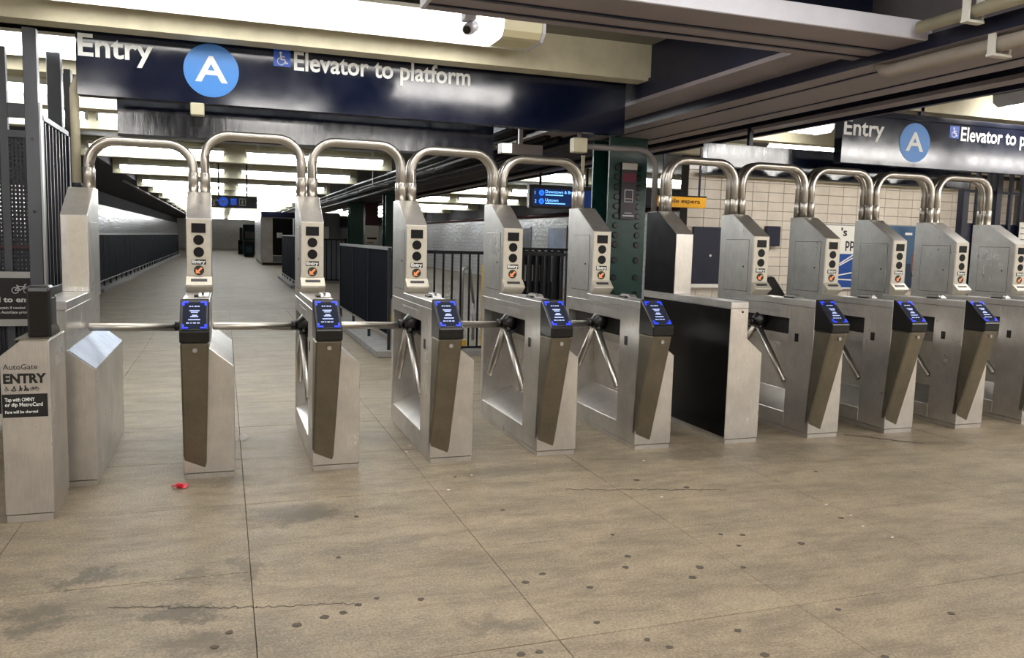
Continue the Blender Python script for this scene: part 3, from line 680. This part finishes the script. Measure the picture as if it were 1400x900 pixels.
# plain panels hung behind
def plain_panel(x0, x1, y, z0, z1, label):
    t = thing('hanging_panel', label, 'panel', (x0, y, z0), 'plain dark hanging panels')
    MB().box(0, x1-x0, 0, .08, 0, z1-z0).build('panel', SIGNB, t, bevel=.003)
    MB().box(0, x1-x0, -.012, .09, -.012, 0).build('bottom_rail', BEZEL, t)
    for k in (.15, .85): MB().box((x1-x0)*k-.02, (x1-x0)*k+.02, .02, .06, z1-z0, ZC-z0).build('hanger', NAVY, t)
plain_panel(-.475, 2.37, 1.5, 2.165, 2.44, 'plain dark blue panel hanging just below and behind the left sign')
plain_panel(4.43, 7.6, 1.5, 2.14, 2.41, 'plain dark blue panel behind the hoops at the right')
# corridor direction sign
t = thing('corridor_sign', 'small navy sign with up arrow, A disc and wheelchair down the corridor', 'sign', (-.06, 15.4-.9, 2.05))
MB().box(0, 1.02, 0, .08, 0, .27).build('panel', SIGN, t)
for x in (.2, .8): MB().box(x-.015, x+.015, .03, .05, .27, ZC-2.05).build('hanger', NAVY, t)
U, V = (1, 0, 0), (0, 0, 1)
d = Decal((0, 0, 0), U, V, .003); d.stroke([(.10, .04), (.10, .20)], .05); d.stroke([(.03, .15), (.10, .235), (.17, .15)], .045); d.build('arrow', SWHITE, t)
Decal((0, 0, 0), U, V, .003).circle(.30, .135, .105, 28).build('route_disc', mat('lit_sign_blue', (40, 96, 230), .4, emit=.4), t)
text('A', (.235, 0, .078), U, V, .13, .115, SWHITE, t, .02, .005)
Decal((0, 0, 0), U, V, .003).rect(.45, .58, .07, .21).build('access_square', mat('lit_sign_blue', (40, 96, 230), .4), t)
d = Decal((0, -.003, 0), U, V, .002); wheelchair(d, .455, .075, .125); d.build('wheelchair_symbol', SWHITE, t)
d = Decal((0, 0, 0), U, V, .003); d.stroke([(.64, .07), (.77, .07), (.77, .21), (.64, .21), (.64, .06)], .022); d.rect(.685, .725, .09, .17); d.circle(.705, .185, .012, 10); d.build('elevator_symbol', SWHITE, t)
# digital arrivals sign
t = thing('arrivals_display', 'lit blue arrivals display hanging between the fourth and fifth turnstile hoops', 'display', (4.74, 7.0, 2.0))
MB().box(0, 1.25, 0, .12, 0, .36).build('housing', BLACK, t, bevel=.01)
MB().box(.06, 1.2, -.004, 0, .04, .30).build('screen', DIG, t)
for x in (.2, 1.0): MB().tube([(x, .06, .36), (x, .06, ZC-2.0)], .02, 8).build('hanger', BAR, t)
for r, (z, a, b, c) in enumerate(((.19, '1', 'Downtown & Brooklyn', 'arriving'), (.06, '2', 'Uptown', 'to follow'))):
    text(a, (.085, -.004, z+.02), U, V, None, .05, DIGW, t, .0, .002)
    Decal((0, -.004, 0), U, V, .002).circle(.20, z+.045, .045, 20).build('route_disc', DIGB, t)
    text('A', (.178, -.006, z+.022), U, V, .045, .045, SCREEN, t, .01, .002)
    text(b, (.265, -.004, z+.045), U, V, .62 if r == 0 else .22, .045, DIGW, t, .01, .002)
    d = Decal((0, -.004, 0), U, V, .002)
    d.rect(.265, .265+(.3 if r == 0 else .34), z+.008, z+.024); d.build('text_line', DIGW, t)
# amber sign
t = thing('amber_sign', 'amber hanging sign reading de espera behind the black-sided cabinet', 'sign', (5.33, 4.0, 1.945))
MB().box(0, .69, 0, .06, 0, .135).build('panel', ORANGE, t, bevel=.003); MB().box(-.005, .695, -.004, .064, .135, .15).build('top_rail', BLACK, t)
text('de espera', (.20, 0, .055), U, V, .40, .052, PRINTK, t, .01, .002)
for x in (.08, .6): MB().box(x-.01, x+.01, .02, .04, .15, ZC-1.945).build('hanger', NAVY, t)
# security camera under the cross beam, emergency light, dome
t = thing('security_camera', 'small pale security camera under the cross beam in front of the light', 'camera', (1.44, -.95, 2.60))
MB().box(-.03, .03, -.03, .05, -.015, .05).build('mount', LIP, t, bevel=.004)
MB().tube([(.02, .02, -.015), (.0, -.01, -.045)], .014, 8).build('arm', LIP, t)
MB().tube([(.05, .07, -.02), (.0, .0, -.055), (-.02, -.035, -.07)], [.026, .032, .028], 12).build('body', LIP, t)
MB().tube([(-.021, -.036, -.0705), (-.023, -.040, -.0725)], .02, 12).build('lens', BLACK, t)
t = thing('box_light', 'small white lit box light right of the dark hanging panel', 'light', (2.95, 3.0, 2.375))
MB().box(0, .10, 0, .02, 0, .09).build('lens', mat('box_light_lens', (240, 240, 225), .4, emit=1.6), t); MB().box(-.005, .45, .02, .14, -.005, .095).build('housing', GIRD, t); MB().box(.2, .24, .06, .1, .095, ZC-2.375).build('hanger', GIRD, t)
t = thing('dome_camera', 'small dark dome camera on the corridor ceiling left', 'camera', (.42, 8.4, ZC))
MB().tube([(0, 0, 0), (0, 0, -.04)], .09, 14).build('base', GIRD, t); MB().tube([(0, 0, -.04), (0, 0, -.09), (0, 0, -.12)], [.075, .06, .02], 14).build('dome', BLACK, t)

# ================================================================== LEFT GATE AND FENCE
t = thing('gate_post', 'thick grey steel post at the far left reaching the ceiling beam', 'post', (-.955, 1.2, 0))
MB().box(-.041, .041, -.04, .04, 0, 2.78).build('post', GATEM, t, bevel=.004); MB().box(.041, .052, -.03, .03, 0, 2.3).build('hinge_strip', RAILM, t)
MB().box(-.10, .10, -.10, .10, 0, .015).build('base_plate', GATED, t)
for z in (.7, 1.58, 2.06): MB().disc((0, -.04, z), (1, 0, 0), (0, 0, 1), .010, .006, 10).build('bolt', BLACK, t)
t = thing('barred_gate', 'open dark barred gate running back from the thick grey post', 'gate', (-.93, 1.27, 0))
MB().box(-.02, .02, 0, .04, .08, 2.24).box(-.02, .02, 1.0, 1.06, .08, 2.24).box(-.02, .02, 0, 1.06, 2.20, 2.24).box(-.02, .02, 0, 1.06, .08, .13).box(-.02, .02, 0, 1.06, 1.0, 1.06).build('frame', GATED, t, bevel=.003)
for k in range(7): MB().box(-.012, .012, .145+k*.125-.012, .145+k*.125+.012, .13, 2.2).build('bar', GATED, t)
MB().box(-.03, -.005, .3, .75, .95, 1.15).build('push_bar', GATEM, t)
t = thing('gate_post', 'grey channel post standing behind the barred gate at far left', 'post', (-1.02, 2.42, 0))
MB().box(-.05, .05, -.05, .05, 0, 2.86).box(.07, .12, -.05, .05, 0, 2.74).build('post', GATEM, t, bevel=.004)
t = thing('mesh_fence', 'dark mesh security fence at the left edge with grey rails', 'fence', (0, 1.75, 0))
for x in (-1.24, -2.05, -2.9): MB().box(x-.025, x+.025, -.025, .025, 0, 2.75).build('post', GATEM, t)
for z, h in ((2.26, .10), (2.12, .05), (1.32, .02), (.10, .05)): MB().box(-2.9, -1.0, -.02, .02, z, z+h).build('rail', GATEM if z > 2 else (MAROON if z > 1 else GATED), t)
mm = MB()
for k in range(75):
    x = -2.88+k*.025; mm.box(x, x+.017, .0, .006, .15, 2.12)
for k in range(66):
    z = .16+k*.03; mm.box(-2.9, -1.0, .006, .012, z, z+.019)
mm.build('mesh_screen', GATED, t, kind='stuff')
MB().box(-2.9, -1.0, .02, .028, .15, 1.05).build('kick_panel', GATED, t)
t = thing('gate_notice', 'black notice with white bicycle hanging on the mesh fence', 'notice', (-1.46, 1.66, .78))
MB().box(0, .43, -.01, .0, .03, .33).build('board', PRINTK, t); MB().box(0, .43, -.012, .004, .33, .375).build('frame_rail', RAILM, t); MB().box(0, .43, -.012, .004, -.02, .03).build('frame_rail', RAILM, t)
d = Decal((0, -.011, 0), U, V, .001); bicycle(d, .245, .215, .075); d.build('bicycle_symbol', SWHITE, t)
text('card to enter', (.06, -.011, .155), U, V, .42-.06, .036, SWHITE, t, .03, .001)
text('tap again if needed', (.13, -.011, .105), U, V, .20, .018, SWHITE, t, .02, .001); text('give AutoGate priority', (.13, -.011, .072), U, V, .24, .018, SWHITE, t, .02, .001)

# ---- solid navy fences
def solid_fence(x, y0, y1, zb, zt, n, name_label, kerb=True, rail=RAILM, flip=1):
    t = thing('panel_fence', name_label, 'fence', (x, y0, 0), 'solid dark panel fences round the stairs')
    L_ = (y1-y0)/n
    pm = MB().box(-.012, .012, .012, L_-.012, zb, zt-.03).mesh('panel', FENCE, .003)
    sm = MB().box(-.02*1, .02, -.012, .012, .06, zt).mesh('post', GATED)
    for k in range(n): part(t, pm, 'panel', t, (0, k*L_, 0))
    for k in range(n+1): part(t, sm, 'post', t, (0, k*L_, 0))
    MB().box(-.025, .025, 0, y1-y0, zt-.03, zt+.01).build('top_rail', rail, t); MB().box(-.016, .016, 0, y1-y0, zb-.03, zb).build('bottom_rail', rail, t)
    if kerb: MB().box(-.16, .16, -.05, y1-y0+.05, 0, .09).build('kerb', KERB, t, bevel=.01)
    return t
solid_fence(2.15, 4.87, 9.3, .28, 1.35, 3, 'dark panel fence beside the stairs between second and third turnstiles')
solid_fence(2.15, 18.6, 24.4, .2, 1.48, 5, 'dark panel fence farther down the corridor, left of the second turnstile')
solid_fence(-2.62, 16.6, 54, .25, 1.40, 30, 'long dark panel fence along the left side of the corridor')
def bar_fence(x0, x1, y, zt, label, step=.11, r=.011, zb=.12):
    t = thing('bar_fence', label, 'fence', (x0, y, 0), 'black barred fences'); n = int((x1-x0)/step); L_ = x1-x0
    bm_ = MB().box(-r, r, -r, r, zb, zt-.03).mesh('bar', BAR)
    for k in range(1, n): part(t, bm_, 'bar', t, (k*L_/n, 0, 0))
    MB().box(0, L_, -.02, .02, zt-.04, zt).build('top_rail', BAR, t); MB().box(0, L_, -.015, .015, zb-.03, zb).build('bottom_rail', BAR, t)
    for x in (0, L_): MB().box(x-.03, x+.03, -.03, .03, 0, zt+.03).build('post', BAR, t)
    MB().box(-.035, L_+.035, -.08, .08, 0, .07).build('kerb', KERB, t)
    return t
bar_fence(2.38, 4.55, 4.9, 1.33, 'black barred rail across the stair head, behind the third turnstile')
bar_fence(2.40, 3.9, 21.4, 1.40, 'black barred fence far behind the second turnstile', .14, .014)
bar_fence(4.75, 6.4, 9.0, 1.36, 'black barred fence seen between fourth and fifth turnstiles', .12, .03)
# stairs rail, yellow edges
t = thing('stair_handrail', 'steel handrail bending down into the stairs behind the barred rail', 'handrail')
MB().tube([(3.40, 6.0, 0), (3.40, 6.0, 1.03), (3.42, 6.0, 1.07), (3.46, 6.0, 1.085), (3.52, 6.05, 1.07), (3.62, 6.3, .85), (3.72, 6.5, .55)], .022, 10).build('rail', RAILM, t)
MB().tube([(3.72, 6.5, 0), (3.72, 6.5, .56)], .02, 8).build('post', RAILM, t)
t = thing('stair_edge', 'yellow painted stair edge boards behind the barred rail', 'stair edge', (2.45, 5.5, 0))
for k in range(3): MB().box(0, .88, .5*k, .5*k+.05, .02+.13*k, .12+.13*k).build('board', YELLOW, t)
tag(MB().box(3.56, 3.62, 5.5, 5.6, 0, 1.14).build('yellow_post', YELLOW), 'yellow upright post by the stairs left of the fourth turnstile', 'post')
tag(MB().tube([(3.60, 5.4, 0), (3.60, 5.4, ZC)], .022, 8).build('thin_pipe', BAR), 'thin black upright pipe behind the barred rail', 'pipe')
t = thing('slatted_panel', 'dark panel with a row of white upright slats between fourth and fifth turnstiles', 'panel', (5.32, 9.3, 0))
MB().box(0, 1.0, 0, .03, 0, 1.30).build('backing', BAR, t)
for k in range(7): MB().box(.06+k*.075, .095+k*.075, -.012, 0, .74, 1.04).build('slat', PAPER, t)
for k in range(2): MB().box(.74+k*.07, .78+k*.07, -.012, 0, .72, 1.22).build('slat', mat('slat_pale_blue', (170, 190, 235), .5), t)

# ---- things far down the corridor
t = thing('station_booth', 'steel and glass station booth on the right of the corridor', 'booth', (1.95, 37, 0))
MB().box(0, 3.0, 0, 8, 0.12, 2.35).build('body', STEEL, t, bevel=.02); MB().box(.05, 2.95, .05, 7.95, 0, .12).build('base', BLACK, t)
MB().box(.02, 3.05, -.06, 8.05, 2.35, 2.6).build('fascia', NAVY, t); MB().box(.55, 1.5, -.03, 0, .5, 2.3).build('window', GLOSSB, t); MB().box(.55, 1.5, -.035, 0, .16, .46).build('lower_panel', GREYP, t)
MB().box(.75, 1.0, -.04, -.03, 1.35, 1.6).build('notice', PAPER, t); MB().box(-.012, 0, .1, 7.9, .2, 2.3).build('tile_side', TILE_Y, t)
t = thing('grey_cabinet', 'grey cabinet with two dark slots beside the far panel fence', 'cabinet', (2.35, 22.0, 0))
MB().box(0, .5, 0, .4, 0, 2.0).build('body', GREYP, t, bevel=.01)
for z in (1.6, 1.75): MB().box(.1, .22, -.01, 0, z, z+.06).build('slot', BLACK, t)
t = thing('grey_cabinet', 'pale cabinet with a white notice behind the second turnstile', 'cabinet', (3.0, 22.5, 0))
MB().box(0, .85, 0, .5, 0, 2.25).build('body', GREYP, t, bevel=.01); MB().box(.1, .5, -.01, 0, 1.40, 1.8).build('notice', PAPER, t)
for k, (x, y, wd, h) in enumerate(((1.55, 58, 1.3, 2.2), (1.7, 66, 1.2, 2.2), (1.6, 74, 1.2, 2.1))):
    t = thing('ticket_machine', ['dark teal ticket machine beyond the station booth, nearest', 'dark teal ticket machine beyond the station booth, middle', 'dark teal ticket machine beyond the station booth, farthest'][k], 'machine', (x, y, 0), 'machines far down the corridor')
    MB().box(0, wd, 0, .8, 0, h).build('body', TEAL, t, bevel=.02); MB().box(.15, wd*.6, -.02, 0, 1.2, 1.7).build('screen', mat('machine_panel', (150, 70, 90), .4) if k else GREYP, t); MB().box(.15, wd-.2, -.02, 0, .5, .9).build('tray', BLACK, t)
for k, (x, y) in enumerate(((1.50, 52.0), (1.25, 60))):
    t = thing('litter_bin', ['dark litter bin just beyond the station booth', 'dark litter bin farther beyond the station booth'][k], 'bin', (x, y, 0), 'bins far down the corridor')
    MB().box(0, .6, 0, .6, 0, 1.0).build('body', BAR, t, bevel=.04); MB().box(.1, .5, -.01, 0, .3, .7).build('front_panel', TEAL, t); MB().box(-.03, .63, -.03, .63, 1.0, 1.07).build('rim', BLACK, t)

# ---- posters on the tiled walls
def poster(x0, x1, z0, z1, label, y=6.482):
    t = thing('wall_poster', label, 'poster', (x0, y, z0), 'framed posters on the tiled wall')
    MB().box(0, x1-x0, -.03, 0, 0, z1-z0).build('frame', RAILM, t, bevel=.003); return t
pn = thing('notice_board', 'plain dark navy board on the tiled wall behind the black-sided cabinet', 'board', (7.36, 6.47, .86))
MB().box(0, .62, -.03, 0, 0, .92).build('board', NAVY, pn, bevel=.003); MB().box(-.03, .65, -.04, 0, -.06, 0).build('ledge', PAPER, pn); MB().disc((.33, -.03, .46), U, V, .02, .004, 12).build('sticker', PAPER, pn)
q = poster(9.72, 10.63, .78, 1.90, 'white poster ending in the letters pp, with blue pattern below')
MB().box(.02, .89, -.034, -.03, .02, 1.10).build('sheet', PAPER, q)
text("'s", (.55, -.034, .93), U, V, .13, .13, PRINTK, q, .02, .002); text('pp', (.66, -.034, .73), U, V, .19, .16, PRINTK, q, .02, .002)
MB().box(.55, .84, -.036, -.034, .04, .62).build('blue_block', mat('poster_blue', (30, 74, 150), .4), q)
d = Decal((0, -.036, 0), U, V, .001); d.stroke([(.56, .45), (.83, .60)], .02); d.stroke([(.56, .42), (.83, .55)], .02); d.stroke([(.55, .25), (.84, .30)], .02); d.stroke([(.55, .18), (.84, .17)], .02); d.build('white_line', PAPER, q)
q = poster(11.25, 12.05, .80, 1.93, 'blue-grey poster with a brownish figure at its right edge')
MB().box(.02, .78, -.034, -.03, .02, 1.11).build('sheet', mat('poster_slate', (70, 98, 128), .4, 0, .3, 3), q)
MB().box(.5, .76, -.036, -.034, .02, .45).build('dark_block', mat('poster_dark', (38, 54, 72), .4), q)
d = Decal((0, -.036, 0), U, V, .001); d.poly([(.62, .30), (.74, .30), (.77, .55), (.74, .80), (.68, .86), (.64, .75), (.60, .50)]); d.circle(.70, .90, .045, 14); d.build('figure_shape', mat('poster_brown', (120, 82, 72), .5), q)
Decal((0, -.036, 0), U, V, .001).rect(.42, .58, .96, 1.0).build('text_block', PAPER, q)
q = poster(13.05, 14.0, .80, 1.98, 'black framed board on the tiled wall at the far right'); MB().box(0, .95, -.034, -.03, 0, 1.18).build('sheet', BLACK, q)
q = thing('wall_box', 'small dark box on the tiled wall above the first right turnstile', 'board', (8.72, 6.482, 1.5)); MB().box(0, .28, -.08, 0, 0, .33).build('box', NAVY, q, bevel=.01)
for k, (y0, y1) in enumerate(((19.2, 20.8), (22.5, 26.5))):
    t = thing('side_poster', ['pale blue poster on the far right tiled wall', 'large dark poster on the far right tiled wall'][k], 'poster', (10.58, y0, 1.0), 'posters on the far right wall')
    MB().box(-.03, .0, 0, y1-y0, 0, 1.0).build('frame', RAILM, t); MB().box(-.035, -.03, .05, y1-y0-.05, .05, .95).build('sheet', [mat('poster_pale', (150, 168, 200), .4, 0, .3, 2), mat('poster_night', (48, 52, 66), .4)][k], t)
# hood of another kiosk behind the row
t = thing('autogate_kiosk', 'kiosk with black sloped reader hood behind the first right turnstile', 'kiosk', (5.42, 1.75, 0))
MB().box(0, .215, 0, .43, .04, .92).build('cabinet', STEEL, t, bevel=.003); MB().box(.002, .213, .002, .428, 0, .042).build('plinth', STEEL, t)
MB().prism([(-.04, .92), (-.035, 1.165), (.02, 1.182), (.06, 1.175), (.215, .98), (.23, .92)], .06, .36, 'y').build('reader_hood', BLACK, t, bevel=.01)

# ---- barred gate at the right end
t = thing('barred_gate', 'tall navy barred barrier at the right edge beyond the last hoop', 'gate', (7.95, 1.9, 0))
for x in (.02, .50, 1.40): MB().box(x-.04, x+.04, -.04, .04, 0, 2.62).build('post', NAVY, t)
for k in range(1, 8):
    x = .05+k*.165
    if abs(x-.5) > .07: MB().box(x-.018, x+.018, -.018, .018, .1, 2.55).build('bar', NAVY, t)
for z in (.1, 1.0, 2.15, 2.55): MB().box(.02, 1.4, -.012, .012, z-.015, z+.015).build('rail', NAVY, t)
MB().box(.02, 1.4, .02, .03, .1, 1.80).build('screen_panel', NAVY, t)
t = thing('paper_notice', 'white striped paper notice on the navy barred barrier', 'notice', (8.78, 1.85, 1.45)); MB().box(0, .3, 0, .004, 0, .38).build('sheet', PAPER, t)
for k in range(5): MB().box(.02, .28, -.001, 0, .05+k*.065, .062+k*.065).build('printed_line', GREYP, t)

# ================================================================== SMALL THINGS ON THE FLOOR
b = MB(); rw = random.Random(3)
for k in range(16):
    a = rw.uniform(0, 6.28); r = rw.uniform(.0, .028); c = Vector((r*math.cos(a)*1.3, r*math.sin(a), .006+rw.random()*.014)); th = rw.uniform(0, 3.14)
    e1_, e2_ = Vector((math.cos(th), math.sin(th), rw.uniform(-.4, .4)))*.019, Vector((-math.sin(th), math.cos(th), rw.uniform(-.4, .4)))*.015
    b.poly([c-e1_-e2_, c+e1_-e2_*.6, c+e1_*.8+e2_, c-e1_+e2_])
w_ = b.build('candy_wrapper', REDW, None, (-.015, -.158, .002)); tag(w_, 'crumpled red wrapper on the floor before the first turnstile', 'wrapper')
sol = w_.modifiers.new('thickness', 'SOLIDIFY'); sol.thickness = .0015
def blob(x, y, rx, ry, m, h=.0016, n=12, jit=.2):
    b = MB(); pts = [(rx*math.cos(2*math.pi*i/n)*(1+random.uniform(-jit, jit)), ry*math.sin(2*math.pi*i/n)*(1+random.uniform(-jit, jit))) for i in range(n)]
    b.prism([(p*1.0, q*1.0) for p, q in pts], 0, h, 'z'); return b.build('gum_spot', m, None, (x, y, 0.0002))
s_ = blob(.36, 1.0, .035, .12, mat('white_splash', (168, 163, 155), .7, 0, .2, 20), .001, 18, .35); s_.name = 'paint_splash'; tag(s_, 'white paint splash on the floor right of the first turnstile', 'paint splash')
def pix(x, y):   # floor point seen at a photo pixel
    dv = F_+R2*((x-700)/FPX)-U2*((y-450)/FPX); tt = -CAM.z/dv.z; p = CAM+dv*tt; return p.x, p.y
GUMS = [(700+a/2, 600+b/2) for a, b in ((83, 370), (37, 393), (213, 407), (316, 322), (311, 352), (513, 352), (494, 380), (571, 262), (630, 263), (620, 293), (632, 352), (790, 286), (892, 468), (617, 525), (370, 550), (430, 571), (232, 503), (75, 583), (25, 590), (692, 592), (1200, 478), (830, 90), (340, 113), (477, 133), (1020, 597), (900, 217), (275, 263))]
GUMS += [(a/2, 600+b/2) for a, b in ((888, 488), (938, 476), (812, 510), (587, 570), (627, 530), (980, 455), (1030, 437), (1375, 195), (1245, 105), (975, 213), (925, 325), (1150, 440))]
for (x, y) in GUMS:
    gx, gy = pix(x, y); r = random.uniform(.010, .018)
    tag(blob(gx, gy, r*1.1, r, GUM), 'flattened dark gum spot on the concrete floor', 'gum', 'gum spots on the floor')
for (x, y) in ((560, 610), (556, 618), (880, 630), (1130, 690), (1163, 705), (1180, 720), (1220, 735), (905, 680), (613, 670), (645, 650)):
    gx, gy = pix(x, y); o = blob(gx, gy, .009, .006, PAPER, .002, 7, .4); o.name = 'paper_scrap'; tag(o, 'tiny white paper scrap on the concrete floor', 'litter', 'paper scraps on the floor')
